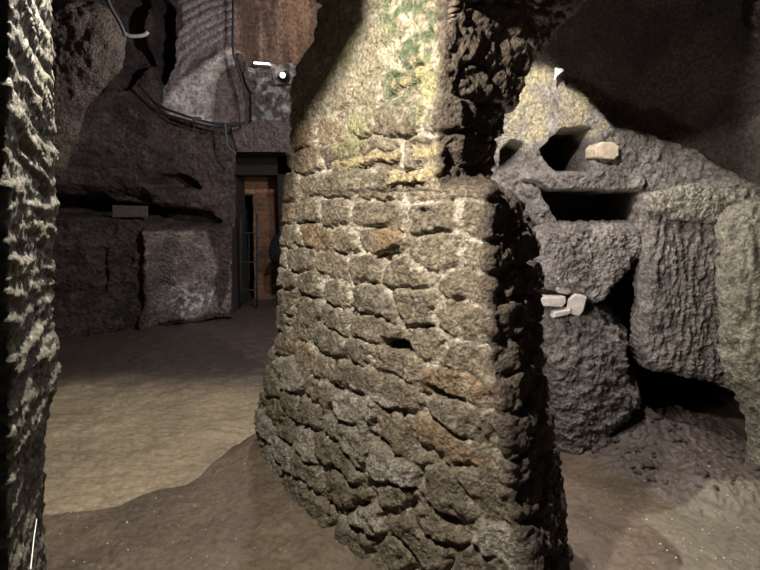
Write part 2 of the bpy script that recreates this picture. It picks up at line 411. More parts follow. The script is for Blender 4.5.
# =====================================================================
# FLOOR
# =====================================================================
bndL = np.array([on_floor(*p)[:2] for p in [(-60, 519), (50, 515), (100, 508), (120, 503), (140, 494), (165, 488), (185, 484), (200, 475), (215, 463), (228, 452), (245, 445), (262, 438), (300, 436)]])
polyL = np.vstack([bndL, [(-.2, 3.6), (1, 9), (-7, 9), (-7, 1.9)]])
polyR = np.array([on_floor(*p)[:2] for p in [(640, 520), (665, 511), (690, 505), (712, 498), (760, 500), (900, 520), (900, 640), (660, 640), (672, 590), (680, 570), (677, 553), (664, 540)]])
mC = on_floor(680, 470)[:2]
def floor_h(X, Y):
    Z0 = np.zeros_like(X)
    dL = sdf_poly(X + .03 * fbm(X, Y, Z0, 3, 2, 5), Y, polyL)
    dR = sdf_poly(X + .02 * fbm(X, Y, Z0, 5, 2, 6), Y + .02 * fbm(X, Y, Z0, 5, 2, 8), polyR)
    h = .035 * fbm(X, Y, Z0, 1.1, 2, 1) + .012 * fbm(X, Y * 1.6, Z0, 5, 3, 2) + .003 * fbm(X, Y, Z0, 22, 3, 3)
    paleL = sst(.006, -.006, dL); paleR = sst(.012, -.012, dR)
    # footprints / ripples across the trodden patch
    h += paleL * (.045 * np.abs(fbm(X * .8, Y * 1.3, Z0, 3.6, 3, 14)) + .008 * fbm(X * .6, Y * 2.2, Z0, 8, 2, 15) ) - .012 * paleL
    # mud heaped at the pier foot
    s = (X - A0[0]) * E[0] + (Y - A0[1]) * E[1]; dn = (X - A0[0]) * E[1] * -1 + (Y - A0[1]) * E[0]
    dist = np.maximum(np.abs(dn) - .0, 0) + np.maximum(-s, 0) + np.maximum(s - FL, 0)
    h += .07 * np.exp(-(dist / .25) ** 2) * (1 - paleL)
    # earth spill on the right below the hollow
    mx, my = 1.75, 3.05
    r = np.hypot((X - mx) / .50, (Y - my) / .48) + .18 * fbm(X, Y, Z0, 4, 2, 44)
    m = sst(1.15, .1, r)
    h += .15 * m + m * (.03 * fbm(X, Y, Z0, 12, 4, 45, .6)) 
    r2 = np.hypot((X - 1.85) / .40, (Y - 2.45) / .3) + .2 * fbm(X, Y, Z0, 5, 2, 46); m2 = sst(1.1, .2, r2)
    h += .09 * m2
    crumb = np.maximum(sst(1.35, 1.0, r), sst(1.3, .9, r2))
    h += crumb * (.016 * ridged(X, Y, Z0, 20, 4, 48, .7)) + (1 - paleL) * (1 - paleR) * (.006 * fbm(X, Y, Z0, 14, 3, 49, .6) + .012 * sst(.25, .5, perlin(X * 6, Y * 6, Z0, 50)))
    h -= .02 * np.exp(-((X - 1.15) / .3) ** 2 - ((Y - 2.75) / .2) ** 2)
    return h, paleL, paleR, crumb
def build_floor():
    parts = []
    ys = np.concatenate([np.arange(-.6, 1.2, .03), np.arange(1.2, 3.7, .0085), np.arange(3.7, 5.5, .018), np.arange(5.5, 9.4, .04)])
    xs = np.concatenate([np.arange(-5.6, -2.2, .03), np.arange(-2.2, 2.5, .0095), np.arange(2.5, 4.2, .05)])
    X, Y = np.meshgrid(xs, ys)
    h, pl, pr, cr = floor_h(X, Y)
    Z0 = X * 0
    lit_earth = mix((.40, .32, .205), (.28, .225, .145), sst(-.5, .5, fbm(X, Y, Z0, 3, 3, 9)))  # paler earth tone, painted where light falls on the floor
    wet = mix((.150, .110, .074), (.105, .078, .054), sst(-.4, .5, fbm(X, Y, Z0, 3, 3, 10)))  # brown mud, its tone also holding the shade beside the lit patches
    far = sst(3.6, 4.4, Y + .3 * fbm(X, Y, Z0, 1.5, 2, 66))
    lit_earth = mix(lit_earth, (.11, .085, .068), far)  # unlit back of the floor darkened in the colour
    col = mix(wet, lit_earth, pl); col = mix(col, (.20, .172, .125), pr)  # pools of light laid in as paler patches, left and right
    col = mix(col, (.095, .074, .064), cr * (1 - pr) * .9)
    grit = sst(.42, .52, perlin(X * 45, Y * 45, Z0, 99)) * (Y < 4)
    col = mix(col, (.30, .28, .24), grit * .5)
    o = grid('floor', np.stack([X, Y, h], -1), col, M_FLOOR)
    tag(o, 'muddy trodden earth floor with lit patches painted paler', kind='structure')
build_floor()
def fz(x, y):
    return float(floor_h(np.array([[x]], float), np.array([[y]], float))[0][0, 0])

# =====================================================================
# RIGHT CHAMBER
# =====================================================================
def xz(pts, Y): return np.array([at(px, py, Y)[[0, 2]] for px, py in pts])
def back_right():
    xs = np.arange(.35, 3.3, .0088); z = np.arange(-.15, 3.1, .0088)
    X, Z = np.meshgrid(xs, z); YR = 3.2
    Y0 = X * 0 + 3.0
    w = .018 * fbm(X, Y0, Z, 9, 3, 201); w2 = .03 * fbm(X, Y0, Z, 4, 2, 205)
    Xw = X + w; Zw = Z + .018 * fbm(X, Y0, Z, 9, 3, 203)
    g = np.full(X.shape, YR) + .03 * fbm(X, Y0, Z, 2.2, 3, 210)
    # wall comes towards us on the far right
    g -= .40 * sst(1.75, 2.5, X)
    # vault back (recessed smooth lunette)
    vault = xz([(556, 70), (566, 86), (580, 92), (592, 102), (604, 116), (616, 128), (650, 133), (690, 150), (712, 172), (735, 190), (735, 60), (720, 20), (700, -60), (560, -60), (528, 55), (545, 62)], YR)
    dv = sdf_poly(Xw, Zw, vault); mv = sst(.02, -.05, dv)
    g += .16 * mv - .55 * sst(1.9, 3.0, Z) * mv
    # smooth arris of pale plaster left
    plas = xz([(497, 150), (512, 110), (528, 70), (548, 62), (560, 80), (590, 100), (608, 120), (596, 136), (565, 132), (556, 142), (530, 138), (512, 158)], YR)
    mp = sst(.03, -.02, sdf_poly(Xw + w2, Zw, plas))
    # niches
    def niche(pts, depth, edge=.02, lo=.0):
        d = sdf_poly(Xw, Zw, xz(pts, YR)); return depth * sst(edge, -edge, d), d
    n1, _ = niche([(500, 168), (502, 152), (512, 142), (521, 145), (519, 157), (508, 166)], .22)
    n2, _ = niche([(541, 150), (550, 141), (560, 132), (589, 129), (589, 170), (556, 169), (546, 161)], .6)
    n3, _ = niche([(540, 192), (634, 194), (634, 225), (560, 225)], .5, .012)
    n4, _ = niche([(590, 232), (640, 228), (640, 350), (618, 450), (560, 450), (520, 300), (520, 262), (590, 290)], .55, .04)
    n5, _ = niche([(600, 356), (722, 350), (760, 400), (760, 480), (740, 520), (600, 520)], 1.3, .03)
    n6, _ = niche([(738, -90), (900, -90), (900, 187), (754, 185), (743, 120)], .7, .02)
    rec = np.maximum.reduce([n1, n2, n3, n4, n5, n6]); g += rec
    # relief
    low = sst(1.9, 1.6, Z) * (1 - mv)
    g -= (1 - mv) * (.022 * ridged(X * 1.0, Y0, Z, 9, 4, 220, .65) + .022 * fbm(X, Y0, Z, 18, 3, 222, .7)) * (1 - .5 * mp) * (1 - .75 * sst(.02, .1, rec))
    g -= mv * (.012 * fbm(X * .5 + Z * .7, Y0, Z * 1.6, 5, 4, 230)) + .03 * mv * fbm(X, Y0, Z, 2, 2, 231)
    # projecting sills: above and below the long recess
    for (pa, th) in [([(520, 178), (545, 172), (600, 170), (640, 176), (640, 191), (545, 191)], .05)]:
        d = sdf_poly(Xw, Zw, xz(pa, YR)); g -= th * sst(.015, -.02, d)
    # slanting strut at left of the recess
    d = sdf_poly(Xw, Zw, xz([(518, 182), (532, 186), (556, 224), (540, 226), (530, 224)], YR)); g -= .05 * sst(.012, -.02, d)
    P = np.stack([X, g, Z], -1)
    col = mix((.24, .215, .19), (.15, .132, .12), sst(-.5, .5, fbm(X, Y0, Z, 6, 3, 240)))
    col = mix(col, (.33, .31, .27), sst(.15, .6, fbm(X, Y0, Z, 14, 3, 241)) * .6)
    col = mix(col, (.37, .32, .18), mp * (1 - mv) * sst(-.5, .2, fbm(X, Y0, Z, 5, 3, 242)) * .8); col = mix(col, (.30, .27, .25), mp * sst(.0, .5, fbm(X, Y0, Z, 9, 4, 246)) * .8)
    col = mix(col, mix((.028, .021, .017), (.062, .045, .036), sst(-.3, .4, fbm(X, Y0, Z, 3, 3, 245))), mv * .97)  # vault's shade put into a near-black colour, cut along the shadow line
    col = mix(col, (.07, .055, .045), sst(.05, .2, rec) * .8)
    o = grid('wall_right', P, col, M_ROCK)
    tag(o, 'rough tuff wall of the right chamber cut with burial recesses', kind='structure')
back_right()

def blob(name, pts, Yc, df, db, disp, colf, mat, parent=None, nr=110, na=340, p=2.4, res_seed=0, wedge=1.15, origin=None):
    """solid rock: outline in the XZ plane at Yc, swelling df towards the viewer and db away"""
    O = xz(pts, Yc) if not isinstance(pts, np.ndarray) else pts
    # resample outline uniformly, as curve
    cl = np.vstack([O, O[:1]]); L = np.concatenate([[0], np.cumsum(np.hypot(*np.diff(cl, axis=0).T))])
    t = np.linspace(0, L[-1], na, endpoint=False)
    ox = np.interp(t, L, cl[:, 0]); oz = np.interp(t, L, cl[:, 1])
    for _ in range(4):
        ox = (np.roll(ox, 1) + 2 * ox + np.roll(ox, -1)) / 4; oz = (np.roll(oz, 1) + 2 * oz + np.roll(oz, -1)) / 4
    cx, cz = ox.mean(), oz.mean()
    cx = (ox.max() + ox.min()) / 2; cz = (oz.max() + oz.min()) / 2
    rf = np.sin(np.linspace(0, 1, nr) * pi / 2); rf[0] = 0.004
    rb = rf[::-1][1:][::2]
    R = np.concatenate([rf, rb]); sgn = np.concatenate([np.full(len(rf), 1.0), np.full(len(rb), -1.0)])
    prof = (1 - R ** p) ** (1 / p)
    X = cx + R[:, None] * (ox - cx)[None]; Z = cz + R[:, None] * (oz - cz)[None]
    Y = Yc - np.where(sgn > 0, df, -db)[:, None] * prof[:, None] + 0 * X
    back = np.maximum(Y - Yc, 0) * wedge; X = X + back * cx / Yc
    P = np.stack([X, Y, Z], -1)
    N = normals(P)
    k = nr // 2
    if N[k, :, 1].mean() > 0: N = -N; fl = True
    else: fl = False
    d = disp(P[..., 0], P[..., 1], P[..., 2]); d = d * sst(0, .06, R)[:, None] if False else d
    P = P + N * d[..., None]
    col = colf(P[..., 0], P[..., 1], P[..., 2])
    og = np.array(origin if origin is not None else (cx, Yc, O[:, 1].min()))
    o = grid(name, P - og, col, mat, parent, flip=fl, wrap=True)
    o.location = og
    return o
def rock_disp(a=.03, f=7, b=.012, sd=0, groove=0, gf=None):
    def fn(X, Y, Z):
        d = a * ridged(X, Y, Z, f, 4, 300 + sd, .55) + b * fbm(X, Y, Z, f * 3.5, 3, 320 + sd, .6) - a * .6 + .5 * a * fbm(X, Y, Z, f * .4, 2, 340 + sd)
        if groove:
            sx, sz = gf
            d = d + groove * (np.abs(perlin(X * sx + .4 * fbm(X, Y, Z, 4, 2, 9), Y * sx, Z * sz, 360 + sd)) * 2 - .5)
        return d
    return fn
def rock_col(c1, c2, c3=(.33, .31, .28), k=.5, sd=0):
    def fn(X, Y, Z):
        c = mix(c1, c2, sst(-.5, .5, fbm(X, Y, Z, 6, 3, 400 + sd)))
        return mix(c, c3, sst(.15, .6, fbm(X, Y, Z, 15, 3, 410 + sd)) * k)
    return fn
GREY = rock_col((.22, .195, .175), (.135, .118, .108))
b1 = blob('rock_buttress', [(534, 318), (545, 309), (575, 310), (590, 308), (604, 316), (618, 334), (619, 352), (613, 366), (622, 378), (629, 386), (625, 404), (612, 418), (604, 428), (600, 445), (592, 470), (552, 470), (549, 440), (549, 400), (540, 360), (536, 340)], 3.05, .17, .5, rock_disp(.034, 6.5, .020, 1), GREY, M_ROCK, p=4)
tag(b1, 'rough grey tuff buttress rising from the floor, with pale marble scraps on top', 'rock')
b2 = blob('tuff_block', [(533, 228), (560, 225), (600, 226), (634, 226), (636, 240), (620, 262), (604, 280), (594, 295), (585, 297), (560, 288), (534, 282), (526, 262), (528, 240)], 3.02, .16, .5, rock_disp(.018, 11, .014, 2), GREY, M_ROCK, p=6, nr=90)
tag(b2, 'flat-topped grey tuff block projecting below the long burial recess', 'rock')
b3 = blob('hanging_rock', [(637, 194), (680, 190), (715, 196), (726, 210), (732, 300), (734, 350), (730, 388), (704, 374), (668, 368), (636, 362), (631, 340), (634, 300), (632, 240)], 2.98, .17, .6, rock_disp(.014, 11, .016, 3, .020, (26, 5)), GREY, M_ROCK, p=9)
tag(b3, 'overhanging tuff mass with vertical pick grooves above the dark hollow', 'rock')
b4 = blob('rock_pillar', [(722, 212), (740, 204), (775, 196), (900, 190), (900, 560), (790, 560), (748, 530), (742, 500), (745, 478), (749, 440), (745, 410), (735, 385), (724, 362), (719, 330), (718, 280), (720, 240)], 2.62, .2, .5, rock_disp(.022, 9, .014, 4, .02, (24, 4)), rock_col((.27, .25, .19), (.18, .165, .125), sd=4), M_ROCK, p=4, na=420)
tag(b4, 'pale greenish rock pillar at the right edge of the view', 'rock')
b5 = blob('rock_ledge', [(644, 196), (690, 186), (735, 190), (757, 192), (762, 204), (750, 214), (730, 222), (700, 220), (668, 216), (646, 208)], 2.80, .03, .4, rock_disp(.014, 10, .010, 5), rock_col((.30, .275, .22), (.20, .175, .15), (.42, .37, .27), .9, sd=5), M_ROCK, p=3, nr=60, na=260)
tag(b5, 'chipped ledge of lighter rock along the top of the hanging mass', 'rock')

# pale stone in the wall, marble scraps, white chip
def chip_at(name, px, py, Y, poly, thick, rot, mat, label, cat, group=None, seed=0):
    o = chip(name, poly, thick, (at(px, py, Y), rot), mat, seed=seed)
    return tag(o, label, cat, group)
chip_at('pale_stone', 602, 151, 3.19, [(-.07, -.045), (.05, -.052), (.078, -.03), (.072, .025), (.035, .05), (-.045, .046), (-.078, .01)], .13, (.02, .03, .1), M_STONE, 'squared pale beige stone set beside the small square niche', 'stone', None, 9)
chip_at('marble_fragment', 575, 305, 2.87, [(-.045, -.055), (.03, -.06), (.05, -.02), (.055, .06), (-.01, .07), (-.045, .03)], .035, (.1, .1, -.25), M_TILE, 'upright square marble scrap on the top right of the buttress', 'marble fragment', 'marble scraps on the buttress', 1)
chip_at('marble_fragment', 549, 301, 2.87, [(-.09, -.025), (.07, -.03), (.09, .0), (.08, .035), (-.09, .03)], .07, (.05, .02, .1), M_TILE, 'long low marble slab lying at the left on top of the buttress', 'marble fragment', 'marble scraps on the buttress', 2)
chip_at('marble_fragment', 562, 290, 2.88, [(-.05, .005), (-.02, -.02), (.03, -.015), (.055, .01), (.03, .03), (-.02, .03)], .03, (.4, .3, .3), M_TILE, 'small irregular white marble scrap balanced above the slab', 'marble fragment', 'marble scraps on the buttress', 3)
chip_at('marble_fragment', 560, 312, 2.86, [(-.06, -.015), (.05, -.02), (.06, .01), (-.04, .018)], .05, (.1, -.25, .1), M_TILE, 'thin white marble sliver wedged under the upright scrap', 'marble fragment', 'marble scraps on the buttress', 4)
chip_at('plaster_flake', 558, 73, 3.08, [(-.02, -.04), (-.005, -.015), (.032, .01), (.02, .025), (-.02, .028)], .02, (0, 0, .1), M_WHITE, 'bright white plaster flake at the upper tip of the yellow plastered wall', 'plaster flake', None, 5)

# =====================================================================
# LEFT CHAMBER
# =====================================================================
def back_left():
    xs = np.arange(-5.6, -.3, .0135); z = np.arange(-.2, 4.6, .0135)
    X, Z = np.meshgrid(xs, z); Y0 = X * 0 + 6.0
    Xw = X + .03 * fbm(X, Y0, Z, 5, 3, 501); Zw = Z + .03 * fbm(X, Y0, Z, 5, 3, 503)
    g = pw(X, [-5.6, -3.9, -3.0, -2.9, -1.9, -.3], [4.9, 5.55, 6.25, 6.28, 6.62, 6.75]) + .04 * fbm(X, Y0, Z, 1.6, 3, 505)
    YL, YM = 6.0, 6.35
    def m(pts, Y, e=.03, w=True): return sst(e, -e, sdf_poly(Xw if w else X, Zw if w else Z, xz(pts, Y)))
    # lower left hewn block steps forward
    blk = m([(20, 214), (104, 214), (152, 220), (154, 330), (150, 360), (0, 360), (0, 214)], YL); g -= .22 * blk
    crack = m([(112, 246), (115, 246), (115, 290), (113, 290)], YL, .02); g += .08 * crack
    # slot recess above it and tile
    slot = m([(20, 196), (106, 196), (112, 204), (150, 206), (150, 216), (20, 216)], YL, .025); g += .55 * slot
    # lower middle slab
    slab = m([(158, 226), (210, 226), (240, 230), (241, 316), (160, 322)], YM, .02); g -= .16 * slab
    slabp = m([(160, 229), (207, 231), (218, 268), (212, 290), (222, 312), (166, 318)], YM, .02); 
    rgt = m([(231, 232), (240, 234), (239, 312), (222, 312), (228, 280)], YM, .02)
    g -= .03 * slabp + .03 * rgt
    s2 = m([(155, 212), (170, 207), (205, 212), (217, 222), (208, 225), (158, 222)], YM, .025); g += .4 * s2
    s3 = m([(158, 184), (165, 175), (180, 174), (193, 182), (198, 188), (160, 188)], YM, .025); g += .3 * s3
    # bulge of hewn rock between the slots
    g -= .14 * m([(158, 190), (200, 190), (215, 204), (212, 211), (170, 205), (158, 208)], YM, .06)
    # big cut face above the left slot
    g -= .25 * m([(20, 60), (60, 120), (110, 90), (150, 110), (158, 150), (152, 192), (20, 190)], YL, .10)
    # dark cleft up the top
    cl1 = m([(148, 2), (160, -4), (172, 10), (174, 60), (166, 84), (154, 78), (150, 50), (153, 25)], YM, .03); g += .6 * cl1
    cl2 = m([(100, -20), (146, -20), (142, 35), (150, 60), (130, 90), (118, 60), (112, 20)], YM, .08); g += .5 * cl2
    # striated vault (concentric curved grooves) sweeping down-left
    arcp = m([(176, -30), (236, -30), (236, 33), (212, 44), (190, 62), (172, 90), (164, 104), (166, 60), (182, 25)], YM, .03)
    cx, cz = at(262, 130, YM)[[0, 2]]
    rr = np.hypot(X - cx, (Z - cz) * .92)
    g += arcp * (-.10 + .05 * (rr - 1.2) + .020 * np.abs(np.sin(rr * 38 + 1.5 * fbm(X, Y0, Z, 3, 2, 512))) * 1.0 + .02 * fbm(rr * 6, Y0, X, 1.5, 2, 513))
    # lunette in pale plaster
    lun = m([(163, 104), (180, 78), (205, 56), (224, 40), (232, 44), (231, 56), (246, 90), (246, 121), (235, 125), (200, 122), (168, 114)], YM, .012, False)
    g += .05 * lun
    crk = np.abs(sdf_poly(X + .04 * fbm(X, Y0, Z, 7, 3, 520), Z, xz([(206, 120), (207, 90), (212, 68), (230, 55), (260, 60), (260, 130)], YM)))
    inner = sst(0.0, .01, -sdf_poly(X + .04 * fbm(X, Y0, Z, 7, 3, 520), Z, xz([(206, 120), (207, 90), (212, 68), (230, 55), (260, 60), (260, 130)], YM)))
    g += lun * (.03 * inner + .02 * sst(.02, .0, crk))
    # upper right: smooth vault, ledge, rough patch, lintel
    upr = m([(236, -40), (400, -40), (400, 62), (244, 63), (238, 50)], 6.65, .01, False); g += .22 * upr - .35 * sst(3.1, 4.4, Z) * upr
    rough = m([(246, 64), (400, 64), (400, 122), (247, 122)], 6.65, .015, False)
    lint = m([(232, 123), (400, 123), (400, 155), (240, 154), (236, 140)], 6.65, .012, False); g -= .10 * lint
    # relief
    g -= .012 * ridged(X, Y0, Z, 11, 4, 534, .7) * (1 - .7 * np.clip(upr + arcp, 0, 1)); base = (1 - .8 * np.clip(upr + lun + arcp + lint * .9, 0, 1)) * (1 - .5 * slab)
    g -= base * (.035 * ridged(X, Y0, Z, 3.6, 4, 530, .6) + .018 * fbm(X, Y0, Z, 12, 3, 532))
    g -= blk * .02 * ridged(X, Y0, Z, 7, 3, 540)
    g -= rough * .03 * ridged(X, Y0, Z, 8, 3, 533)
    # doorway: cut through
    door = m([(238, 153), (292, 154), (420, 156), (420, 345), (238, 345)], 6.65, .006, False)
    foot = sst(.35, 0, Z) * (1 - door); g -= .12 * foot
    keep = door < .5
    P = np.stack([X, g, Z], -1)
    col = mix((.135, .10, .088), (.07, .054, .048), sst(-.4, .4, fbm(X, Y0, Z, 3, 4, 550, .65)))
    col = mix(col, (.24, .195, .17), sst(.1, .6, fbm(X, Y0, Z, 8, 3, 551)) * .5)
    red = sst(0, .7, fbm(X, Y0, Z, 1.6, 2, 560)); col = mix(col, (.17, .10, .08), red * .4)
    col = mix(col, (.50, .43, .46), arcp * (.6 + .3 * np.sin(rr * 75 + 2 * fbm(X, Y0, Z, 3, 2, 512))) * .85)
    lc = mix((.80, .74, .70), (.42, .35, .32), sst(-.3, .5, fbm(X, Y0, Z, 6, 4, 570))); lc = mix(lc, (.17, .12, .105), inner * .85)
    col = mix(col, lc, lun); col = mix(col, (.10, .07, .055), lun * sst(.03, .0, crk) * .5)
    col = mix(col, mix((.44, .37, .32), (.24, .19, .165), sst(-.4, .4, fbm(X, Y0, Z, 5, 4, 571))), np.maximum(slabp, rgt))
    wp = m([(172, 280), (188, 284), (200, 282), (216, 290), (212, 306), (190, 310), (176, 302), (170, 292)], YM, .06) * sst(-.05, .12, fbm(X, Y0, Z, 13, 4, 580, .7))
    col = mix(col, (.85, .84, .83), wp)
    wc = mix((.25, .17, .125), (.13, .09, .075), sst(-.2, .3, fbm(X * 2.2, Y0, Z * .4, 3, 4, 572))); wc = mix(wc, (.42, .33, .25), sst(.15, .5, fbm(X * 3, Y0, Z * .6, 3, 4, 574)) * .7); col = mix(col, wc, upr)
    rc = mix((.13, .11, .105), (.48, .46, .46), sst(.1, .5, fbm(X, Y0, Z, 9, 4, 573) - .4 * sst(-1.2, -1.8, X) + .25)); col = mix(col, rc, rough * .9)
    col = mix(col, (.18, .14, .13), lint)
    # build faces, dropping the doorway
    n, k = X.shape; I = np.arange(n * k).reshape(n, k)
    q = np.stack([I[:-1, :-1], I[:-1, 1:], I[1:, 1:], I[1:, :-1]], -1)
    kq = keep[:-1, :-1] & keep[1:, 1:] & keep[:-1, 1:] & keep[1:, :-1]
    o = raw_mesh('wall_back', P.reshape(-1, 3), q[kq].reshape(-1, 4), M_FAR, None, col)
    tag(o, 'dark tuff back wall of the left chamber with slots, vault and lunette', kind='structure')
back_left()

# hanging rock at the upper left
hr = blob('hanging_rock', [(58, 8), (90, 4), (110, 14), (121, 34), (123, 50), (116, 68), (102, 84), (88, 100), (78, 120), (70, 148), (60, 170), (20, 200), (-60, 200), (-60, -60), (40, -50)], 4.3, .22, .5, rock_disp(.03, 4.5, .014, 11), rock_col((.19, .145, .11), (.12, .09, .072), (.22, .18, .14), .3, sd=9), M_ROCK, p=2.4, na=380)
tag(hr, 'rounded brown rock mass hanging from the upper left vault', 'rock')
# tile propped in slot
chip_at('tile_slab', 130, 213, 5.95, [(-.19, -.05), (.19, -.05), (.20, .08), (-.18, .09)], .06, (0, 0, .15), plain('dull_terracotta', (.17, .12, .1), .8), 'broken terracotta tile closing the right end of the left slot', 'tile')

# doorway: brick lining, beyond wall, iron gate
def beyond():
    # side reveal boxes (jambs) + lintel soffit + passage
    j0 = at(240, 300, 6.65)[0]; 
    bm = bmesh.new(); box_bm(bm, (j0 - .75, 6.72, -.1), (j0 - .12, 7.6, 2.5), .01)
    tag(bm_obj('trim_1', bm, plain('doorway_jamb_rock', (.06, .045, .04), .9)), 'dark rock jamb left of the doorway', kind='structure')
    zt = at(240, 155, 6.65)[2]
    bm = bmesh.new(); box_bm(bm, (j0 - .35, 6.80, zt + .02), (.2, 7.62, zt + .3), .01)
    tag(bm_obj('trim_2', bm, plain('doorway_soffit_rock', (.05, .04, .035), .9)), 'dark soffit over the doorway', kind='structure')
    YB = 7.75
    bm = bmesh.new(); box_bm(bm, (j0 - .4, 7.05, at(240, 175, 7.05)[2]), (.2, 7.55, zt + .25), .01)
    tag(bm_obj('trim_3', bm, plain('inner_beam_wood', (.03, .024, .02), .9)), 'black inner beam across the head of the doorway', kind='structure')
    bm = bmesh.new(); box_bm(bm, (at(278, 200, 7.05)[0], 7.05, -.1), (.2, 7.55, zt + .05), .01)
    tag(bm_obj('trim_4', bm, plain('inner_jamb_rock', (.03, .024, .02), .9)), 'black inner jamb at the right of the doorway', kind='structure')
    xs = np.arange(-2.6, .4, .012); z = np.arange(-.1, 3.0, .012); X, Z = np.meshgrid(xs, z)
    g, h1, h2, _, _ = vor(X, Z, .22, .07, 61, .1, 4)
    Y = YB - .015 * sst(.05, .25, g) - .01 * h1 - .004 * fbm(X, X * 0, Z, 20, 2, 3)
    def q(pts): return sst(.008, -.008, sdf_poly(X, Z, xz(pts, YB)))
    dk = q([(228, 196), (253, 196), (255, 330), (228, 330)]); Y = Y + .6 * dk         # dark opening on the left
    st = q([(253, 194), (267, 196), (264, 330), (254, 330)]); Y = Y - .05 * st        # raised brick upright
    bn = q([(230, 176), (278, 178), (278, 193), (230, 194)]); Y = Y - .04 * bn
    Y = Y + .06 * q([(266, 195), (279, 196), (279, 198), (266, 198)])
    col = mix((.36, .17, .09), (.20, .105, .065), h2); col = mix((.25, .19, .14), col, sst(.05, .25, g))
    col = mix(col, (.60, .34, .19), bn * .7); col = mix(col, (.02, .02, .02), dk)
    tag(grid('wall_passage', np.stack([X, Y, Z], -1), col, M_BRICK), 'reddish brick wall seen through the far doorway', kind='structure')
beyond()
gate = tag(empty('iron_gate', at(247, 308, 6.9)), 'open iron gate of thin bars standing in the left side of the far doorway', 'gate')
gl = np.array(gate.location)
def bar(name, a, b, r): tube(name, [np.array(a) - gl, (np.array(a) + np.array(b)) / 2 - gl, np.array(b) - gl], r, M_IRON, gate, 8, 2)
for px in (241, 257): bar('upright', at(px, 214, 6.9) * (1, 1, 1), at(px, 307, 6.9), .013)
for py in (233, 262, 290): bar('crossbar', at(241, py, 6.9), at(257, py, 6.9), .011)
bar('bar', at(249, 233, 6.9), at(249, 290, 6.9), .006)

# hanging dark bundle at right of doorway
bd = blob('hanging_bag', [(282, 233), (276, 234), (271, 242), (269, 252), (271, 260), (276, 262), (283, 262)], 6.9, .08, .08, rock_disp(.006, 8, .003, 21), lambda X, Y, Z: mix((.02, .02, .022), (.03, .03, .03), X * 0), M_ROCK, nr=20, na=60)
tag(bd, 'dark rounded bundle hanging at the right side of the far doorway', 'bag')

# cables
def far_pt(px, py, Y=6.1): return at(px, py, Y)
cab = tag(empty('power_cable', far_pt(200, 115)), 'black power cable looping round the plastered lunette on the back wall', 'cable')
co = np.array(cab.location)
pts = [(138, 84), (148, 95), (156, 103), (166, 109), (180, 114), (195, 119), (212, 123), (228, 124.5), (240, 124), (246, 120), (247, 108), (245, 94), (241, 78), (236, 62), (233, 50), (233, 20), (233, -30)]
tube('cable', [far_pt(x, y, 6.02 + .002 * (x - 138)) - co for x, y in pts], .014, M_CABLE, cab)
tube('second_strand', [far_pt(x, y, 6.03 + .002 * (x - 138)) - co for x, y in [(150, 98), (164, 113), (182, 119), (200, 124), (214, 126.5), (232, 126), (243, 123)]], .012, M_CABLE, cab)
bm = bmesh.new(); box_bm(bm, (-.05, -.03, -.02), (.05, .03, .02), .006)
o = bm_obj('cable_clip', bm, M_GREYC, cab); o.location = far_pt(197, 119, 6.12) - co
tb = tube('drop_cable', [far_pt(x, y, 6.05) for x, y in [(225, 124), (226, 134), (228, 146), (236, 154)]], .011, M_GREYC)
tag(tb, 'thin grey cable dropping from the lunette towards the doorway lintel', 'cable')
c3 = tube('ceiling_cable', [at(x, y, 4.0) for x, y in [(104, -10), (110, 6), (117, 18), (122, 28), (125, 36)]], .014, M_GREYC)
tag(c3, 'bundle of dark cables curving down beside the hanging rock, upper left', 'cable')
c4 = tube('white_conduit', [at(x, y, 5.2) for x, y in [(124, 33), (130, 36), (138, 36), (144, 35), (148, 32)]], .018, M_WHITE)
tag(c4, 'short white conduit bent near the top left of the vault', 'conduit')

# lamps on the ledge over the doorway
lamp = tag(empty('strip_lamp', at(262, 64, 6.4)), 'glowing white strip lamp lying on the ledge above the doorway', 'lamp')
bm = bmesh.new(); box_bm(bm, (-.10, -.04, -.035), (.10, .04, -.012), .004); bm_obj('lamp_base', bm, M_GREYC, lamp)
bm = bmesh.new(); box_bm(bm, (-.092, -.03, -.012), (.092, .03, .012), .006); bm_obj('diffuser', bm, emit('strip_lamp_glow', (1, .93, .86), 6), lamp)
lamp.rotation_euler = (0, .07, 0)
sp = tag(empty('spotlight', at(283, 76, 6.4)), 'small black spotlight with a lit white face beside the pier, above the doorway', 'lamp')
def cyl(name, r1, r2, L, mat, parent, loc, rot):
    bm = bmesh.new(); bmesh.ops.create_cone(bm, cap_ends=True, segments=24, radius1=r1, radius2=r2, depth=L)
    bmesh.ops.bevel(bm, geom=[e for e in bm.edges if e.calc_face_angle(0) > 1], offset=.004, segments=2, affect='EDGES')
    o = bm_obj(name, bm, mat, parent, True); o.location = loc; o.rotation_euler = rot; return o
cyl('housing', .075, .05, .13, M_BLACK, sp, (0, .05, 0), (pi / 2 + .2, 0, 0))
cyl('lens', .034, .034, .012, emit('spotlight_lens', (1, .97, .92), 2), sp, (0, -.025, .005), (pi / 2 + .2, 0, 0))
bm = bmesh.new(); box_bm(bm, (-.085, .03, -.1), (.085, .06, -.08), .004); bm_obj('bracket', bm, M_BLACK, sp)

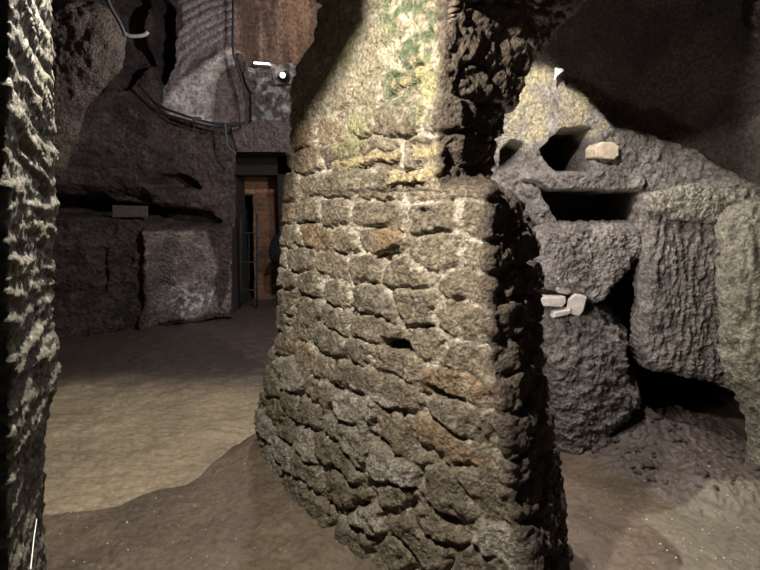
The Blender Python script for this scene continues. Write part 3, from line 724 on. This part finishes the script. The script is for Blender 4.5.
# =====================================================================
# NEAR LEFT WALL
# =====================================================================
def near_left():
    edge = [(50, 0), (52, 60), (53, 100), (55, 150), (56, 200), (53, 250), (52, 300), (56, 330), (59, 355), (57, 385), (50, 400), (45, 430), (43, 480), (43, 540), (46, 570), (48, 620)]
    dark = [(10, 0), (12, 60), (4, 130), (6, 200), (8, 300), (10, 400), (7, 500), (10, 570), (12, 620)]
    YE, YN = 1.30, .84
    te = np.array(sorted([tuple(at(px, py, YE)[[2, 0]]) for px, py in edge])); tn = np.array(sorted([tuple(at(px, py, YN)[[2, 0]]) for px, py in dark]))
    z = np.arange(-.1, 2.9, .006)
    ex = smooth1(np.interp(z, te[:, 0], te[:, 1]), 5); nx = smooth1(np.interp(z, tn[:, 0], tn[:, 1]), 8)
    t1 = np.linspace(0, 1, 60)[:-1]; t2 = np.linspace(0, 1, 130); t3 = np.linspace(0, 1, 30)[1:]
    def seg(a, b, t): return a[:, None, :] * (1 - t)[None, :, None] + b[:, None, :] * t[None, :, None]
    a = np.stack([nx - .45, z * 0 + YN - .05, z], -1); b = np.stack([nx, z * 0 + YN, z], -1); c = np.stack([ex, z * 0 + YE, z], -1); d = np.stack([ex - .6, z * 0 + YE + .45, z], -1)
    P = np.concatenate([seg(a, b, t1), seg(b, c, t2), seg(c, d, t3)], 1)
    for it in range(4):
        Q = P.copy(); Q[:, 1:-1, :2] = (P[:, :-2, :2] + 2 * P[:, 1:-1, :2] + P[:, 2:, :2]) / 4; P = Q
    N = normals(P); fl = False
    if N[100, 120, 0] < 0: N = -N; fl = True
    X, Y, Z = P[..., 0], P[..., 1], P[..., 2]
    arc = np.concatenate([np.zeros((len(z), 1)), np.cumsum(np.hypot(np.diff(X, axis=1), np.diff(Y, axis=1)), 1)], 1)
    tz = Z + .10 * arc; q1 = perlin(arc * 3.2 + .4 * fbm(X, Y, Z, 4, 3, 1), tz * 24 + 1.2 * fbm(X, Y, Z, 5, 2, 2), X * 0, 73); q2 = perlin(arc * 7, tz * 55 + .8 * fbm(X, Y, Z, 7, 2, 12), X * 0, 74)
    g = .22 + .5 * q1 + .25 * q2; h2 = sst(-.5, .5, perlin(arc * 3, tz * 16, X * 0, 75))
    d = .010 * sst(-.25, .3, q1) + .006 * sst(-.3, .3, q2) - .013 + .005 * ridged(X, Y, Z, 34, 3, 3, .65) + .005 * fbm(X, Y, Z, 14, 3, 4, .6)
    P = P + N * d[..., None]
    col = mix((.11, .097, .068), (.05, .045, .033), h2); col = mix((.06, .05, .04), col, sst(.05, .35, g))
    col = mix(col, (.26, .25, .215), sst(.1, .5, fbm(X, Y, Z, 20, 4, 6, .7)) * .45)
    col = mix(col, (.25, .34, .27), sst(1.9, 2.1, Z) * sst(-.1, .4, fbm(X, Y, Z, 6, 3, 8)) * .7)
    tag(grid('wall_left', P, col, M_NEAR, flip=fl), 'near wall of layered stones at the left edge', kind='structure')
    return te
near_left()
w1 = tube('white_strand', [on_line(x, y, at(7, 500, .84), at(43, 500, 1.3)) + np.array((.016, -.004, 0)) for x, y in [(24, 568), (26, 552), (28, 536), (30, 524), (31, 518)]], .0011, M_WHITE)
tag(w1, 'thin white strand hanging low on the near left wall', 'strand')

# =====================================================================
# CEILINGS
# =====================================================================
def vault(name, x0, x1, y0, y1, zf, label, st=.05, colr=(.12, .095, .08)):
    X, Y = np.meshgrid(np.arange(x0, x1, st), np.arange(y0, y1, st)); Z = zf(X, Y) + .06 * fbm(X, Y, X * 0, 1.5, 4, 3)
    col = np.broadcast_to(np.array(colr), X.shape + (3,))
    tag(grid(name, np.stack([X, Y, Z], -1), col, M_FAR, flip=True), label, kind='structure')
vault('ceiling', -6.2, .3, 2.6, 9.5, lambda X, Y: 4.25 - .05 * (X + 2) ** 2 * .3, 'dark rock vault of the left chamber')

# unseen rib added above the left-hand opening, shaped to shadow the pier and floor
LAMP1 = np.array((-.45, .95, 2.30))
def rib():
    YR_ = 1.26
    edge = np.array([(-3.2, 1.98), (-.80, 2.05), (-.64, 2.08), (-.52, 2.08), (-.465, 2.12), (-.43, 2.19), (-.39, 2.22), (-.335, 2.262), (-.315, 2.6), (-.30, 2.9)])
    k = np.linspace(0, 1, 160); t = np.linspace(0, 1, len(edge))
    ex = np.interp(k, t, edge[:, 0]); ez = np.interp(k, t, edge[:, 1])
    prof = [(0, .9), (0, .0), (.25, -.0), (.3, .9)]
    rows = []
    for dy, dz in [(0, .9), (0, 0), (.12, .12), (.3, .9)]: rows.append(np.stack([ex, ex * 0 + YR_ + dy, ez + dz], -1))
    P = np.stack(rows, 0)
    # subdivide rows
    Q = np.concatenate([P[i][None] * (1 - s) + P[i + 1][None] * s for i in range(3) for s in np.linspace(0, 1, 12, endpoint=False)[:, None, None, None]] + [P[3:4]], 0)
    col = np.broadcast_to(np.array((.13, .1, .08)), Q.shape)
    tag(grid('shade_rib', Q, col, M_FAR, flip=True), 'unseen rib added over the left passage to cast shade', kind='structure')
rib()

# =====================================================================
# LOOSE STONES AND PEBBLES
# =====================================================================
def stone_mesh(name, mat, seed, sub=2):
    bm = bmesh.new(); bmesh.ops.create_icosphere(bm, subdivisions=sub, radius=1)
    rr = random.Random(seed); ph = [rr.uniform(0, 9) for _ in range(3)]
    for v in bm.verts:
        c = v.co; n = perlin(np.array([c.x * 1.2 + ph[0]]), np.array([c.y * 1.2 + ph[1]]), np.array([c.z * 1.2 + ph[2]]), seed)[0]
        v.co = c * (1 + .55 * n); v.co.z *= .75
    me = bpy.data.meshes.new(name); bm.to_mesh(me); bm.free(); me.materials.append(mat)
    return me
clods = [stone_mesh('earth_clod', M_CLOD, s) for s in range(5)]
pebs = [stone_mesh('pebble', M_PEBBLE, s + 10, 1) for s in range(4)]
def scatter(name, meshes, pts, szs, label, cat, group):
    for i, ((x, y), s) in enumerate(zip(pts, szs)):
        o = bpy.data.objects.new(name, meshes[i % len(meshes)]); C.objects.link(o)
        o.scale = (s, s * random.uniform(.7, 1), s * random.uniform(.7, 1)); o.rotation_euler = (0, 0, random.uniform(0, 6))
        o.location = (x, y, fz(x, y) + s * .45); tag(o, label, cat, group)
rr = random.Random(5); pts = []; szs = []
while len(pts) < 150:
    a = rr.uniform(0, 2 * pi); r = rr.random() ** .5
    x = 1.78 + .52 * r * math.cos(a); y = 2.85 + .55 * r * math.sin(a)
    pts.append((x, y)); szs.append(rr.choice([.007, .010, .012, .015, .018, .024]))
scatter('earth_clod', clods, pts, szs, 'small dark clod of earth on the spill heap below the hollow', 'clod', 'clods on the earth heap')
big = on_floor(701, 474, .1)
scatter('stone', clods, [tuple(big[:2])], [.035], 'largest dark stone lying in the middle of the earth heap', 'stone', None)
pts = [tuple(on_floor(rr.uniform(60, 400), rr.uniform(500, 568))[:2]) for _ in range(60)]
pts = [p for p in pts if (p[0] - A0[0]) * E[1] * -1 + (p[1] - A0[1]) * E[0] < -.12][:45]
scatter('pebble', pebs, pts, [rr.uniform(.0022, .0042) for _ in pts], 'tiny pale pebble on the wet mud left of the pier', 'pebble', 'pebbles on the mud left of the pier')
pts = [tuple(on_floor(rr.uniform(585, 755), rr.uniform(452, 568))[:2]) for _ in range(70)]
scatter('pebble', pebs, pts, [rr.uniform(.0025, .005) for _ in pts], 'tiny pale pebble on the floor of the right chamber', 'pebble', 'pebbles on the right chamber floor')
pts = [tuple(on_floor(*p)[:2]) for p in [(112, 490), (127, 522), (245, 472), (139, 452), (156, 498), (180, 497), (128, 550)]]
scatter('pebble', pebs, pts, [.006, .006, .006, .004, .004, .004, .004], 'bright white pebble on the floor of the left passage', 'pebble', 'white pebbles in the left passage')

# =====================================================================
# LIGHT
# =====================================================================
def lamp_spot(name, loc, target, power, angle, blend, col, r=.03):
    l = bpy.data.lights.new(name, 'SPOT'); l.energy = power; l.spot_size = math.radians(angle); l.spot_blend = blend; l.color = col; l.shadow_soft_size = r
    o = bpy.data.objects.new(name, l); C.objects.link(o); o.location = loc
    from mathutils import Vector
    d = Vector(target) - Vector(loc); o.rotation_euler = d.to_track_quat('-Z', 'Y').to_euler(); return o
def lamp_point(name, loc, power, col, r=.05):
    l = bpy.data.lights.new(name, 'POINT'); l.energy = power; l.color = col; l.shadow_soft_size = r
    o = bpy.data.objects.new(name, l); C.objects.link(o); o.location = loc; return o
lamp_point('key_lamp', LAMP1, 245, (1, .95, .86), .025)
# right chamber lamp: an added flap cuts its light along measured wall points
L2 = np.array((.66, 2.35, 2.33))
edge = [at(430, 40, 3.2), at(510, 58, 3.2), at(557, 74, 3.2), at(583, 100, 3.2), at(620, 130, 3.15), at(690, 152, 3.0), at(755, 188, 2.75), at(830, 250, 2.4)]
D = np.array([p - L2 for p in edge]); D /= np.linalg.norm(D, axis=1, keepdims=True)
rows = [L2 + D * .13]
for dz, o_ in ((.03, .135), (.12, .14), (.22, .10), (.22, -.06)):
    q = L2 + D * np.array((o_, o_, .13)) ; q[:, 2] = rows[0][:, 2] * .3 + .7 * rows[0][:, 2].max() + dz; rows.append(q)
Pl = np.array(rows) - PO
Pl = np.stack([np.stack([np.interp(np.linspace(0, 7, 60), range(8), r[:, j]) for j in range(3)], -1) for r in Pl])
grid('lamp_flap', Pl, np.broadcast_to(np.array((.13, .1, .08)), Pl.shape), M_MASON, pier)  # unseen flap added beside the lamp to keep its light off the vault
lamp_point('chamber_lamp', L2, 110, (1, .95, .92), .006)
lamp_point('buttress_fill', (.52, 2.3, 1.0), 24, (1, .95, .92), .05)  # unseen fill added to brighten the buttress
lamp_point('vault_lamp', (-.5, 4.0, 2.7), 100, (.98, .93, 1.0), .06)
lamp_point('passage_lamp', (-.75, 6.2, 3.5), 14, (1, .8, .6), .05)
lamp_point('doorway_lamp', (-1.2, 7.25, 1.95), 1.6, (1, .66, .38), .03)
W = bpy.data.worlds.new('cave_air'); bpy.context.scene.world = W; W.use_nodes = True
W.node_tree.nodes['Background'].inputs[0].default_value = (.85, .9, 1, 1); W.node_tree.nodes['Background'].inputs[1].default_value = .02

# ---------- camera ----------
cd = bpy.data.cameras.new('camera'); cd.sensor_width = 36; cd.lens = 36 * F_PX / 760; cd.clip_start = .05
cam = bpy.data.objects.new('camera', cd); C.objects.link(cam); cam.location = (0, 0, HC); cam.rotation_euler = (pi / 2 - TH, 0, 0)
S = bpy.context.scene; S.camera = cam
S.view_settings.view_transform = 'Standard'; S.view_settings.look = 'None'; S.view_settings.exposure = 0; S.view_settings.gamma = 1; S.view_settings.use_curve_mapping = False
